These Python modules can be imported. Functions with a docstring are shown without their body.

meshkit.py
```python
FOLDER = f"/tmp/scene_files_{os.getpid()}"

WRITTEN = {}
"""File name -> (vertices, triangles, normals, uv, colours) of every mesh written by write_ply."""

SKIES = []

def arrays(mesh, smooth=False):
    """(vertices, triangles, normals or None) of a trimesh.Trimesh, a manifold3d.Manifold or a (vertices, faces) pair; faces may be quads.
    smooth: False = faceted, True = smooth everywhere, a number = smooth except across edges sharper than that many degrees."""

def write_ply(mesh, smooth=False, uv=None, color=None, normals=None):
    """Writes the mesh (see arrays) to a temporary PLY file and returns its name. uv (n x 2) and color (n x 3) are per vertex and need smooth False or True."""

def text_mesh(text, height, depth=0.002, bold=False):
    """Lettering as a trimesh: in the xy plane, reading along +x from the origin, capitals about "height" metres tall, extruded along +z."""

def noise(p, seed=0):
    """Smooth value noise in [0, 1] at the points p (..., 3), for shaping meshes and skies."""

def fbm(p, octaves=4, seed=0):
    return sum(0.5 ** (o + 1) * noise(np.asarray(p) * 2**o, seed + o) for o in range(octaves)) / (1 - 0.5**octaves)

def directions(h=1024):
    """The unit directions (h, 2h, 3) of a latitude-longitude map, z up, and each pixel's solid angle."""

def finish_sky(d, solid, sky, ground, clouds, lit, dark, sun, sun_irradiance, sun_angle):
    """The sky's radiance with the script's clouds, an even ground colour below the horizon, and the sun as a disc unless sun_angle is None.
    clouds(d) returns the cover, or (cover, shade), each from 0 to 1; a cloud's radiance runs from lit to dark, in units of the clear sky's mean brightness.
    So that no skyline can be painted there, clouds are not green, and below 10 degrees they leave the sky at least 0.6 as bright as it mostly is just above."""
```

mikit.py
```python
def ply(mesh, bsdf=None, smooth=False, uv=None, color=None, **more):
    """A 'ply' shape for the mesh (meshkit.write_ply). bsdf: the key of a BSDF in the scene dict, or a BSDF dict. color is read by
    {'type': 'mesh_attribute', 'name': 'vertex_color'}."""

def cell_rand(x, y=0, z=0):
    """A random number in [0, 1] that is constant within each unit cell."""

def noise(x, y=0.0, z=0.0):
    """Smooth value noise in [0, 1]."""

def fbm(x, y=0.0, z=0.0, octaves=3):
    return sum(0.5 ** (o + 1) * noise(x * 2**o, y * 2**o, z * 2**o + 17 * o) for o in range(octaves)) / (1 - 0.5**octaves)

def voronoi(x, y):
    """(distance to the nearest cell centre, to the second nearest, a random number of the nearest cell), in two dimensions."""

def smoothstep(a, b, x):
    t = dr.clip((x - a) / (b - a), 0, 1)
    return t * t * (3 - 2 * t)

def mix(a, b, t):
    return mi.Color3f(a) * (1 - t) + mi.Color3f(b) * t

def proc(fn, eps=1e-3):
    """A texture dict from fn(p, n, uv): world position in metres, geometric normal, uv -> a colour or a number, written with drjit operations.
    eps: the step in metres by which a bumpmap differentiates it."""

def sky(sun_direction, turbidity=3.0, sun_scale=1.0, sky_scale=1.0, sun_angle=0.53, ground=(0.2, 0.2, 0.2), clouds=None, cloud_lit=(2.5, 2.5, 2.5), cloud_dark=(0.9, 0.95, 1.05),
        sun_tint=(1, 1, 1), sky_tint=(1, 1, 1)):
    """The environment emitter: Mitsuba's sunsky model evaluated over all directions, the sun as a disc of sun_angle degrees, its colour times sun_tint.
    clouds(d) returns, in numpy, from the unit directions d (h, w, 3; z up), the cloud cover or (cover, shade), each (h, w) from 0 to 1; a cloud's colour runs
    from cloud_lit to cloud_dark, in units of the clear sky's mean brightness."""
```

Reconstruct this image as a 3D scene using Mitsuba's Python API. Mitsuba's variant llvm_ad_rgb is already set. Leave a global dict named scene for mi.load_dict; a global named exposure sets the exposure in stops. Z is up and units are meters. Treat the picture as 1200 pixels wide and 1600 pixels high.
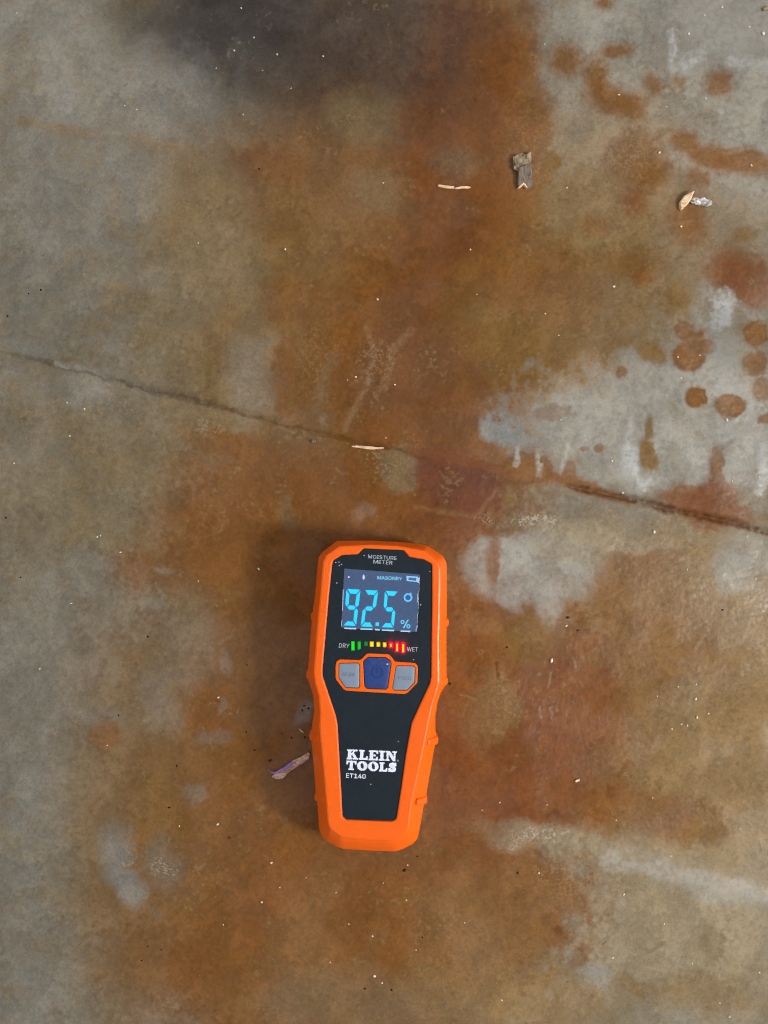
import math, random
import numpy as np
import trimesh
import drjit as dr
import mitsuba as mi
import mikit, meshkit
from mikit import noise, fbm, smoothstep, mix
from shapely.geometry import Polygon, Point, LineString, box as sbox
from shapely import affinity, union_all, get_parts

T = mi.ScalarTransform4f
scene, labels = {}, {}
rng = np.random.default_rng(7)
random.seed(7)

# ---------------------------------------------------------------- camera, light, exposure
UNIT = 1 / 3000.0            # one unit of the floor plan is a third of a millimetre
CAM = 0.42                   # a telephone held 42 cm above the slab, looking straight down
scene['camera'] = {'type': 'perspective', 'fov': 2 * math.degrees(math.atan(0.2 / CAM)), 'fov_axis': 'x',
                   'near_clip': 0.01, 'far_clip': 60.0,
                   'to_world': T().look_at(origin=[0, 0, CAM], target=[0, 0, 0], up=[0, 1, 0])}
exposure = 0.0


def window(pos, target, w, h, radiance):
    return {'type': 'rectangle', 'to_world': T().look_at(origin=pos, target=target, up=[0, 0, 1]) @ T().scale([w / 2, h / 2, 1]),
            'emitter': {'type': 'area', 'radiance': {'type': 'rgb', 'value': radiance}, 'sampling_weight': 60.0}}


scene['room_light'] = {'type': 'constant', 'sampling_weight': 60.0, 'radiance': {'type': 'rgb', 'value': [0.38, 0.38, 0.385]}}
scene['window_light'] = window([1.40, -0.36, 1.12], [0, -0.08, 0], 0.32, 0.32, [90, 88, 83])
labels['window_light'] = {'kind': 'structure', 'label': 'bright window beyond the right edge of the floor'}
scene['side_opening_light'] = window([1.5, -0.15, 1.9], [0, 0, 0], 2.4, 1.4, [1.7, 1.7, 1.7])
labels['side_opening_light'] = {'kind': 'structure', 'label': 'wide open side of the room to the right'}
scene['doorway_light'] = window([-1.75, 1.15, 1.8], [0, 0, 0], 1.5, 1.3, [1.5, 1.6, 1.75])
labels['doorway_light'] = {'kind': 'structure', 'label': 'cool bright doorway beyond the upper left of the floor'}


# ---------------------------------------------------------------- helpers
def srgb(r, g, b):
    c = np.array([r, g, b]) / 255.0
    return [float(x) for x in np.where(c < 0.04045, c / 12.92, ((c + 0.055) / 1.055) ** 2.4)]


def P(u, v, z=0.0):
    """Plan units (right, down; the slab point under the camera is 600, 800) at height z -> metres."""
    k = (CAM - z) / CAM * UNIT
    return (u - 600) * k, (800 - v) * k


def poly(pts, z=0.0, r=0.0):
    g = Polygon([P(u, v, z) for u, v in pts])
    if r:
        g = g.buffer(r, 12).buffer(-2 * r, 12).buffer(r, 12)
    return g


def resample(ring, n, start):
    c = np.array(ring.coords)[:-1, :2]
    if Polygon(c).exterior.is_ccw is False:
        c = c[::-1]
    ls = LineString(np.vstack([c, c[:1]]))
    s0 = ls.project(Point(start))
    return np.array([ls.interpolate((s0 + k * ls.length / n) % ls.length).coords[0][:2] for k in range(n)])


def loft(rings, cap_bottom=False, cap_top=False):
    """rings: list of (n x 2 points, z), all with the same n, counter-clockwise."""
    n = len(rings[0][0])
    v = np.vstack([np.column_stack([p, np.full(n, z)]) for p, z in rings])
    f = []
    i = np.arange(n)
    j = (i + 1) % n
    for k in range(len(rings) - 1):
        a, b = k * n, (k + 1) * n
        f += [np.column_stack([a + i, a + j, b + j]), np.column_stack([a + i, b + j, b + i])]
    m = trimesh.Trimesh(v, np.vstack(f), process=False)
    out = [m]
    for cap, (p, z), flip in ((cap_bottom, rings[0], True), (cap_top, rings[-1], False)):
        if cap:
            out.append(flat(Polygon(p), z, flip))
    return trimesh.util.concatenate(out)


def flat(g, z, flip=False):
    """A horizontal sheet in the shape of the polygon(s)."""
    ms = []
    for q in get_parts(g):
        vv, ff = trimesh.creation.triangulate_polygon(q, engine='earcut')
        vv = np.column_stack([vv, np.full(len(vv), z)])
        m = trimesh.Trimesh(vv, ff, process=False)
        up = m.face_normals[:, 2].mean() > 0
        if up == flip:
            m.invert()
        ms.append(m)
    return trimesh.util.concatenate(ms)


def prism(g, z0, z1, bevel=0.0002, n=90, dome=0.0):
    """A slab in the shape of the polygon with rounded top edges."""
    ms = []
    while any(q.buffer(-bevel * 1.3).area < 0.25 * q.area for q in get_parts(g)) and bevel > 1e-6:
        bevel *= 0.6
    steps = [(0.0, z0), (0.0, z1 - bevel), (0.3 * bevel, z1 - 0.3 * bevel), (bevel, z1)]
    if dome:
        steps += [(bevel + 0.0006, z1 + 0.45 * dome), (bevel + 0.0014, z1 + 0.8 * dome), (bevel + 0.0024, z1 + dome)]
        z1 += dome
    for q in get_parts(g):
        inner = []
        for ring, sign in [(q.exterior, -1)] + [(h, 1) for h in q.interiors]:
            start = ring.coords[0]
            base = Polygon(ring)
            rr = []
            for d, z in steps:
                b = base.buffer(sign * d, 8) if d else base
                b = max(get_parts(b), key=lambda x: x.area)
                rr.append((resample(b.exterior, n, start), z))
            m = loft(rr)
            if sign > 0:
                m.invert()
            ms.append(m)
            inner.append(rr[-1][0])
        ms.append(flat(Polygon(inner[0], inner[1:]), z1))
    return trimesh.util.concatenate(ms)


def numbered(name):
    if name not in scene:
        return name
    k = 1
    while f'{name}_{k:03d}' in scene:
        k += 1
    return f'{name}_{k:03d}'


def put(name, mesh, bsdf, smooth=30, label=None, cat=None, group=None, kind=None, **more):
    key = numbered(name)
    scene[key] = mikit.ply(mesh, bsdf, smooth, **more)
    d = {k: v for k, v in (('label', label), ('category', cat), ('group', group), ('kind', kind)) if v}
    if d:
        labels[key] = d
    return key


# ---------------------------------------------------------------- the concrete slab: relief
SEAM = np.array([(-400, 450), (-60, 538), (60, 563), (110, 575), (160, 588), (210, 603), (260, 617), (310, 628), (350, 637), (450, 666), (560, 691), (640, 704), (780, 735),
                 (880, 757), (930, 768), (1000, 782), (1050, 797), (1130, 813), (1200, 832), (1600, 930)], float)


def seam_dist(u, v):
    """Signed distance to the seam in plan units, positive below it, and the position along it (u of the foot)."""
    best, sign, foot = np.full(u.shape, 1e9), np.zeros(u.shape), np.zeros(u.shape)
    for (x0, y0), (x1, y1) in zip(SEAM[:-1], SEAM[1:]):
        dx, dy = x1 - x0, y1 - y0
        t = np.clip(((u - x0) * dx + (v - y0) * dy) / (dx * dx + dy * dy), 0, 1)
        d = np.hypot(u - x0 - t * dx, v - y0 - t * dy)
        w = d < best
        best = np.where(w, d, best)
        sign = np.where(w, np.sign(dx * (v - y0) - dy * (u - x0)), sign)
        foot = np.where(w, x0 + t * dx, foot)
    return best * sign, foot


def nz(u, v, s, seed, octaves=3):
    return meshkit.fbm(np.stack([u / s, v / s, np.full_like(u, 0.5)], -1), octaves, seed)


def blob(u, v, cu, cv, ru, rv, rot=0.0):
    a = math.radians(rot)
    x, y = u - cu, v - cv
    return np.exp(-(((x * math.cos(a) + y * math.sin(a)) / ru) ** 2 + ((-x * math.sin(a) + y * math.cos(a)) / rv) ** 2))


def stroke(u, v, pts, w):
    best = np.full(u.shape, 1e9)
    for (x0, y0), (x1, y1) in zip(pts[:-1], pts[1:]):
        dx, dy = x1 - x0, y1 - y0
        t = np.clip(((u - x0) * dx + (v - y0) * dy) / (dx * dx + dy * dy), 0, 1)
        best = np.minimum(best, np.hypot(u - x0 - t * dx, v - y0 - t * dy))
    return np.exp(-(best / w) ** 2)


def sstep(a, b, x):
    t = np.clip((x - a) / (b - a), 0, 1)
    return t * t * (3 - 2 * t)


def relief(u, v):
    """Height of the slab in millimetres."""
    d, s = seam_dist(u, v)
    d = d + 3 * (nz(u, v, 60, 3) - 0.5) + 0.8 * (nz(u, v, 8, 4) - 0.5)
    h = 1.6 * (nz(u, v, 260, 1, 4) - 0.5)
    lump = nz(u, v, 26, 5, 3) - 0.5
    h = h + 0.22 * lump
    left = sstep(-20, 110, s) * (1 - sstep(400, 470, s))
    mid = sstep(400, 470, s) * (1 - sstep(600, 640, s))
    strip = sstep(615, 650, s) * (1 - sstep(770, 850, s))
    right = sstep(850, 910, s)
    h = h - left * (1.25 * np.exp(-(d / 4.2) ** 2) - 0.22 * np.exp(-((d + 13) / 7) ** 2) - 0.16 * np.exp(-((d - 16) / 9) ** 2))
    h = h - mid * 1.0 * np.exp(-(d / 4) ** 2)
    h = h + strip * 0.42 * (sstep(-9, -5, d) - sstep(4, 10, d))
    h = h - right * (1.9 * np.exp(-(d / (4.0 + 2 * nz(u, v, 60, 8))) ** 2) - 0.5 * np.exp(-((d + 16) / 11) ** 2) - 0.2 * np.exp(-((d - 14) / 9) ** 2))
    h = h - 0.22 * sstep(-14, 14, d)
    # scraped adhesive residue and trowel marks on the upper right
    h = h + 0.30 * stroke(u, v, [(1048, 45), (1050, 80), (1047, 118)], 5) * (0.5 + nz(u, v, 9, 21))
    h = h + 0.34 * stroke(u, v, [(1068, 105), (1080, 92), (1092, 85), (1096, 66), (1112, 62), (1140, 76), (1170, 84), (1230, 92)], 7)
    h = h - 0.24 * stroke(u, v, [(1100, 74), (1130, 86), (1230, 104)], 8)
    h = h + 0.45 * blob(u, v, 1130, 487, 19, 24) + 0.2 * lump * blob(u, v, 1130, 487, 40, 45)
    h = h + 0.30 * stroke(u, v, [(1097, 520), (1086, 480), (1105, 452), (1150, 470), (1200, 505)], 8)
    h = h + 0.20 * stroke(u, v, [(985, 660), (978, 700), (984, 732)], 8) + 0.18 * stroke(u, v, [(993, 735), (1005, 762), (1018, 752), (1012, 738)], 5)
    h = h + 0.2 * stroke(u, v, [(1193, 700), (1188, 740), (1180, 775)], 8)
    h = h + 0.22 * stroke(u, v, [(887, 690), (882, 715), (875, 738)], 3) + 0.22 * stroke(u, v, [(808, 700), (803, 726)], 3)
    # scraped edges of old adhesive left of the middle
    h = h + 0.08 * stroke(u, v, [(573, 508), (584, 545), (578, 592), (553, 640), (538, 668)], 6)
    h = h + 0.08 * stroke(u, v, [(640, 515), (612, 545), (606, 590), (590, 622)], 5)
    # a low ridge crossing the lower right
    h = h + 0.55 * stroke(u, v, [(780, 1288), (880, 1315), (1000, 1345), (1110, 1378), (1230, 1405)], 17)
    for (cu, cv, ru, rv, a) in RESIDUE_GLINT:
        m = blob(u, v, cu, cv, ru, rv)
        h = h + a * np.minimum(m * 1.6, 1) * (nz(u, v, 8, 31, 2) - 0.42)
    return h


RESIDUE_GLINT = [(830, 815, 60, 18, .8), (760, 812, 25, 14, .6), (850, 1310, 70, 22, .7), (960, 1345, 60, 20, .4), (210, 1345, 30, 24, .5), (255, 1360, 16, 26, .6),  # residue lumps; those on the lower-right ridge also paint its glints as white specks
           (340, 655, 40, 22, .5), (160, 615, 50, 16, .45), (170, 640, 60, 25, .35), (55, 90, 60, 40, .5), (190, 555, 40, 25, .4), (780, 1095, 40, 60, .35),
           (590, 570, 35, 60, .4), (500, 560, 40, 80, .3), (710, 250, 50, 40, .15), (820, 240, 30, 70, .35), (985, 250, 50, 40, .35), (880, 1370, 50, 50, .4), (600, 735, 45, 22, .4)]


def axis(a, b, step, far):
    core = np.arange(a, b + step / 2, step)
    g, x, s = [], 0.0, step
    while x < far:
        s *= 1.35
        x += s
        g.append(x)
    g = np.array(g)
    return np.concatenate([(a - g)[::-1], core, b + g])


ax = axis(-0.225, 0.225, 0.00075, 4.0)
ay = axis(-0.29, 0.29, 0.00075, 4.0)
gx, gy = np.meshgrid(ax, ay)
gu, gv = gx / UNIT + 600, 800 - gy / UNIT
gz = relief(gu, gv) * 1e-3 * (np.clip((0.32 - np.abs(gx)) / 0.05, 0, 1) * np.clip((0.38 - np.abs(gy)) / 0.05, 0, 1))


def floor_z(u, v):
    x, y = np.atleast_1d((u - 600) * UNIT), np.atleast_1d((800 - v) * UNIT)
    uu, vv = np.asarray(x / UNIT + 600, float), np.asarray(800 - y / UNIT, float)
    return float(relief(uu, vv)[0]) * 1e-3


# the meter rests level on the high points of the slab under it
BASE = float(relief(*np.meshgrid(np.linspace(500, 690, 30), np.linspace(850, 1325, 60))).max()) * 1e-3 - 0.0004

nx_, ny_ = len(ax), len(ay)
idx = np.arange(nx_ * ny_).reshape(ny_, nx_)
quads = np.column_stack([idx[:-1, :-1].ravel(), idx[:-1, 1:].ravel(), idx[1:, 1:].ravel(), idx[1:, :-1].ravel()])
floor_v = np.column_stack([gx.ravel(), gy.ravel(), gz.ravel()])

# ---------------------------------------------------------------- the concrete slab: stains
TONE = 0.80
K = {'base': srgb(128, 118, 100), 'cool': srgb(129, 125, 115), 'olive': srgb(126, 109, 80), 'ochre': srgb(128, 96, 48), 'brown': srgb(128, 84, 37),
     'dark': srgb(90, 54, 22), 'red': srgb(124, 72, 36), 'rust': srgb(130, 80, 29), 'plum': srgb(108, 60, 38), 'deep': srgb(110, 66, 29), 'pale': srgb(160, 156, 146), 'tan': srgb(148, 119, 78),
     'lime_sheen': srgb(186, 180, 168), 'charcoal': srgb(54, 48, 46), 'blue': srgb(138, 140, 136), 'sand': srgb(152, 137, 110), 'spot': srgb(128, 83, 32),
     'glint_white': srgb(206, 209, 209), 'soil': srgb(84, 68, 52), 'crumb': srgb(172, 148, 112)}
K = {k: [TONE * x for x in c] for k, c in K.items()}
# (colour, u, v, half width, half height, turn, strength, softness of the edge)
STAINS = [
    # large fields
    ('pale', 1090, 110, 250, 250, 0, .62, .35), ('olive', 330, 420, 150, 260, 10, .6, .5), ('tan', 1080, 1150, 240, 320, 0, .85, .4), ('sand', 1120, 1450, 240, 140, 0, .75, .5),
    ('cool', 60, 330, 130, 170, 0, .7, .5), ('olive', 120, 720, 200, 150, 0, .5, .5), ('cool', 30, 1130, 150, 200, 0, .55, .5), ('cool', 20, 1480, 120, 160, 0, .5, .5),
    ('brown', 560, 330, 210, 230, 0, .75, .5), ('ochre', 470, 520, 160, 170, 20, .8, .5), ('ochre', 300, 330, 60, 110, 0, .55, .5), ('rust', 690, 560, 200, 260, 10, .85, .35),
    ('red', 740, 200, 110, 230, 0, .85, .35), ('rust', 790, 230, 70, 260, 0, .75, .3), ('deep', 680, 560, 120, 270, 12, .65, .45), ('deep', 720, 220, 90, 180, 0, .4, .5), ('rust', 430, 830, 180, 150, 0, .8, .4), ('deep', 600, 790, 180, 90, 0, .8, .5), ('brown', 560, 1200, 330, 480, 0, .9, .35),
    ('rust', 330, 1400, 170, 300, 0, .5, .5), ('ochre', 200, 1250, 110, 300, 0, .55, .5), ('rust', 840, 1120, 170, 180, 0, .85, .35), ('red', 790, 1210, 120, 140, 0, .7, .4),
    ('ochre', 870, 500, 160, 130, 0, .85, .35), ('olive', 960, 420, 130, 90, 0, .35, .5), ('pale', 1050, 660, 240, 110, 0, .8, .3), ('rust', 560, 1420, 280, 150, 0, .5, .6), ('rust', 560, 800, 230, 120, 0, .4, .5),
    ('pale', 940, 90, 90, 110, 0, .4, .4), ('cool', 1100, 60, 130, 70, 0, .5, .4), ('ochre', 1000, 330, 170, 60, 0, .6, .6), ('tan', 960, 250, 120, 130, 0, .55, .7), ('ochre', 1060, 420, 120, 60, 0, .45, .7),
    # dark patch at the upper edge
    ('dark', 600, 60, 190, 130, 0, .6, .7), ('charcoal', 480, 60, 220, 120, 0, .62, .75), ('charcoal', 340, 30, 120, 85, 0, .8, .6), ('charcoal', 250, 110, 150, 80, 35, .3, .7),
    # rust spots, upper right
    ('spot', 945, 5, 15.1, 9.72, 0, .8, 0.62), ('spot', 963, 78, 28.1, 10.8, -6, .85, 0.62), ('spot', 887, 95, 28.1, 25.9, 0, .85, 0.62), ('spot', 930, 118, 18.4, 23.8, 0, .85, 0.62),
    ('spot', 955, 155, 38.9, 23.8, 20, .85, 0.62), ('spot', 988, 165, 23.8, 25.9, 0, .7, 0.62), ('spot', 1020, 130, 14, 20.5, -20, .7, 0.62), ('spot', 1060, 130, 13, 9.72, 0, .5, 0.72),
    ('spot', 1125, 130, 22.7, 19.4, 0, .75, 0.57), ('ochre', 862, 250, 17.3, 16.2, 0, .8, 0.62), ('spot', 995, 250, 49.7, 45.4, 20, .75, 0.62), ('spot', 1020, 268, 28.1, 23.8, 0, .6, 0.62),
    ('spot', 1070, 222, 25.9, 17.3, 35, .85, 0.52), ('spot', 1110, 246, 36.7, 20.5, 20, .9, 0.52), ('spot', 1160, 252, 49.7, 20.5, 8, .9, 0.52), ('spot', 1087, 276, 17.3, 17.3, 0, .75, 0.62),
    ('red', 990, 317, 21.6, 21.6, 0, .8, 0.62), ('spot', 1077, 342, 28.1, 38.9, 0, .85, 0.57), ('ochre', 1160, 366, 18.4, 11.9, 0, .7, 0.62), ('spot', 930, 350, 23.8, 17.3, 0, .6, 0.72),
    ('spot', 840, 435, 91.8, 56.2, 10, .85, 0.62), ('spot', 1002, 433, 14, 13, 0, .8, 0.62), ('spot', 985, 415, 49.7, 23.8, 0, .65, 0.72), ('ochre', 1062, 474, 24, 26, 0, .75, 0.50),
    ('ochre', 980, 492, 30, 18, -25, .6, 0.60), ('red', 1150, 428, 45.4, 36.7, 20, .9, 0.57), ('red', 1180, 450, 32.4, 32.4, 0, .7, 0.62), ('spot', 1082, 522, 30, 18, 20, .85, 0.35), ('spot', 1075, 558, 26, 24, 0, .95, 0.30),
    ('spot', 1105, 541, 12, 11, 0, .85, 0.35), ('ochre', 1018, 548, 29, 18, 25, .9, 0.40), ('spot', 972, 583, 8, 10, 20, .8, 0.40), ('spot', 1180, 520, 20, 21, 0, .85, 0.40),
    ('spot', 1180, 570, 22, 20, 0, .8, 0.45), ('spot', 1192, 610, 17, 18, 0, .75, 0.45), ('spot', 1087, 622, 17, 18, 0, .95, 0.25), ('spot', 1140, 635, 24, 19, 0, .95, 0.28),
    ('spot', 1197, 655, 13, 9, 0, .85, 0.40), ('ochre', 1013, 675, 6, 20, 0, .8, 0.40), ('ochre', 1012, 712, 14, 26, -8, .95, 0.30), ('spot', 1120, 722, 12, 22, 0, .8, 0.45),
    ('spot', 1120, 745, 14, 20, 0, .6, 0.50), ('spot', 862, 645, 28, 11, -8, .75, 0.50), ('spot', 914, 702, 6, 5, 0, .7, 0.40), ('spot', 935, 702, 7, 7, 0, .8, 0.40), ('spot', 892, 733, 10, 13, 0, .65, 0.50),
    ('spot', 822, 732, 42, 26, 0, .85, 0.45), ('blue', 784, 668, 34, 22, 25, .85, .3), ('blue', 815, 688, 34, 16, 15, .7, .4), ('pale', 900, 660, 60, 45, 0, .4, 0.50),
    # along the seam
    ('red', 1100, 792, 80, 26, 12, .85, .4), ('red', 1120, 772, 40, 22, 0, .8, .4), ('rust', 920, 762, 70, 12, 12, .8, .4), ('plum', 712, 756, 78, 44, 13, .9, .2), ('plum', 690, 812, 70, 40, 0, .5, .5), ('red', 725, 722, 75, 10, 13, .75, .3), ('red', 470, 600, 50, 60, 0, .3, .6),
    ('olive', 620, 745, 26, 36, -20, .7, .25), ('rust', 370, 690, 90, 22, 14, .5, .5), ('charcoal', 270, 618, 60, 7, 14, .25, .5),
    # right middle
    ('pale', 790, 900, 60, 52, 10, .85, .25), ('pale', 870, 880, 80, 48, 0, .8, .25), ('pale', 860, 950, 22, 40, -15, .7, .25), ('sand', 900, 855, 60, 22, 0, .6, .4), ('rust', 772, 880, 12, 40, 0, .7, .4),
    ('brown', 1000, 915, 70, 75, 0, .75, .35), ('ochre', 1100, 1060, 130, 130, 0, .35, .7), ('tan', 1060, 930, 60, 60, 0, .5, .5), ('pale', 1145, 900, 32, 42, -35, .65, .35), ('pale', 1180, 860, 60, 40, 0, .5, .5), ('sand', 920, 832, 110, 14, 8, .7, .4),
    ('brown', 1030, 1010, 90, 70, 0, .55, .5), ('ochre', 830, 1000, 55, 36, -10, .75, .4), ('tan', 765, 1110, 42, 62, 15, .6, .4), ('red', 900, 1090, 70, 90, 0, .6, .5), ('tan', 750, 985, 30, 14, 0, .35, .5),
    ('rust', 1000, 1270, 130, 40, 10, .6, .4), ('red', 830, 1240, 70, 50, 0, .6, .4), ('brown', 1065, 1280, 28, 40, 0, .5, .5), ('ochre', 1110, 1295, 26, 24, 0, .7, .4),
    ('sand', 900, 1325, 130, 26, 14, .7, .5), ('pale', 1120, 1385, 110, 22, 14, .5, .5), ('brown', 830, 1420, 80, 80, 0, .65, .4), ('brown', 870, 1455, 16, 20, 0, .7, .5), ('dark', 874, 1452, 7, 8, 0, .6, .5), ('brown', 830, 1455, 9, 9, 0, .5, .5),  # the pale bands along the ridge put its sheen into the colour
    ('brown', 906, 1500, 12, 20, 20, .5, .6), ('blue', 930, 1535, 26, 20, 20, .75, .35), ('blue', 866, 1557, 12, 10, 0, .85, .2), ('ochre', 985, 1540, 24, 12, 35, .6, .6), ('tan', 850, 1570, 110, 50, 0, .7, .4),
    ('ochre', 1100, 1560, 90, 30, 0, .5, .5), ('olive', 1015, 1477, 22, 5, -10, .6, .4), ('olive', 1118, 1470, 16, 38, 0, .5, .4),
    # left
    ('ochre', 120, 205, 46, 11, 10, .85, .4), ('ochre', 45, 190, 26, 9, 10, .6, .5), ('ochre', 260, 232, 60, 12, 6, .6, .5), ('olive', 220, 200, 40, 30, 0, .4, .5), ('cool', 110, 620, 60, 14, 14, .6, .5),
    ('pale', 140, 605, 40, 14, 8, .55, .5), ('blue', 35, 545, 46, 12, 12, .6, .5), ('pale', 160, 130, 190, 90, 15, .5, .6), ('pale', 60, 20, 90, 40, 0, .4, .6), ('sand', 330, 380, 60, 110, 0, .3, .6), ('pale', 225, 300, 50, 50, 0, .3, .5), ('pale', 405, 590, 40, 70, 0, .4, .7), ('olive', 400, 440, 30, 70, 0, .55, .5),
    ('rust', 450, 580, 12, 60, 0, .5, .4), ('ochre', 500, 690, 60, 20, 10, .4, .5), ('rust', 470, 470, 60, 40, 0, .5, .5), ('pale', 560, 800, 20, 12, 0, .2, .5), ('olive', 453, 800, 12, 22, 0, .6, .3),
    ('rust', 225, 895, 60, 40, 0, .55, .5), ('pale', 257, 890, 16, 8, 0, .4, .4), ('olive', 300, 950, 34, 40, 0, .6, .4), ('blue', 350, 1035, 10, 16, 0, .35, .35), ('cool', 290, 1010, 46, 46, 0, .45, .5), ('cool', 250, 1090, 40, 50, 0, .6, .4),
    ('blue', 150, 1115, 34, 18, 0, .3, .6), ('rust', 165, 1150, 26, 24, 0, .55, .4), ('rust', 330, 1120, 40, 46, 0, .75, .4), ('blue', 348, 1115, 8, 10, 0, .4, .3), ('cool', 330, 1155, 24, 12, 0, .5, .4),
    ('blue', 182, 1330, 30, 40, -15, .7, .5), ('blue', 206, 1385, 22, 44, -22, .85, .4), ('cool', 255, 1350, 20, 40, 0, .55, .5), ('blue', 305, 1235, 16, 14, 0, .35, .35), ('blue', 472, 1112, 14, 24, 25, .75, .3),
    ('red', 290, 1510, 26, 36, 30, .45, .5), ('brown', 285, 1520, 120, 90, 0, .35, .5), ('pale', 240, 440, 14, 18, 0, .3, .4), ('red', 420, 250, 60, 22, 10, .4, .5), ('olive', 570, 180, 60, 46, 0, .55, .5), ('olive', 590, 300, 40, 40, 0, .45, .5), ('olive', 715, 245, 34, 24, 20, .4, .7),
    ('tan', 480, 1480, 60, 90, 0, .25, .5), ('olive', 560, 1560, 150, 50, 0, .5, .5), ('tan', 740, 1480, 90, 120, 0, .3, .5),
]


def turn(u, v, a):
    return u * math.cos(a) - v * math.sin(a), u * math.sin(a) + v * math.cos(a)


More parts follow.
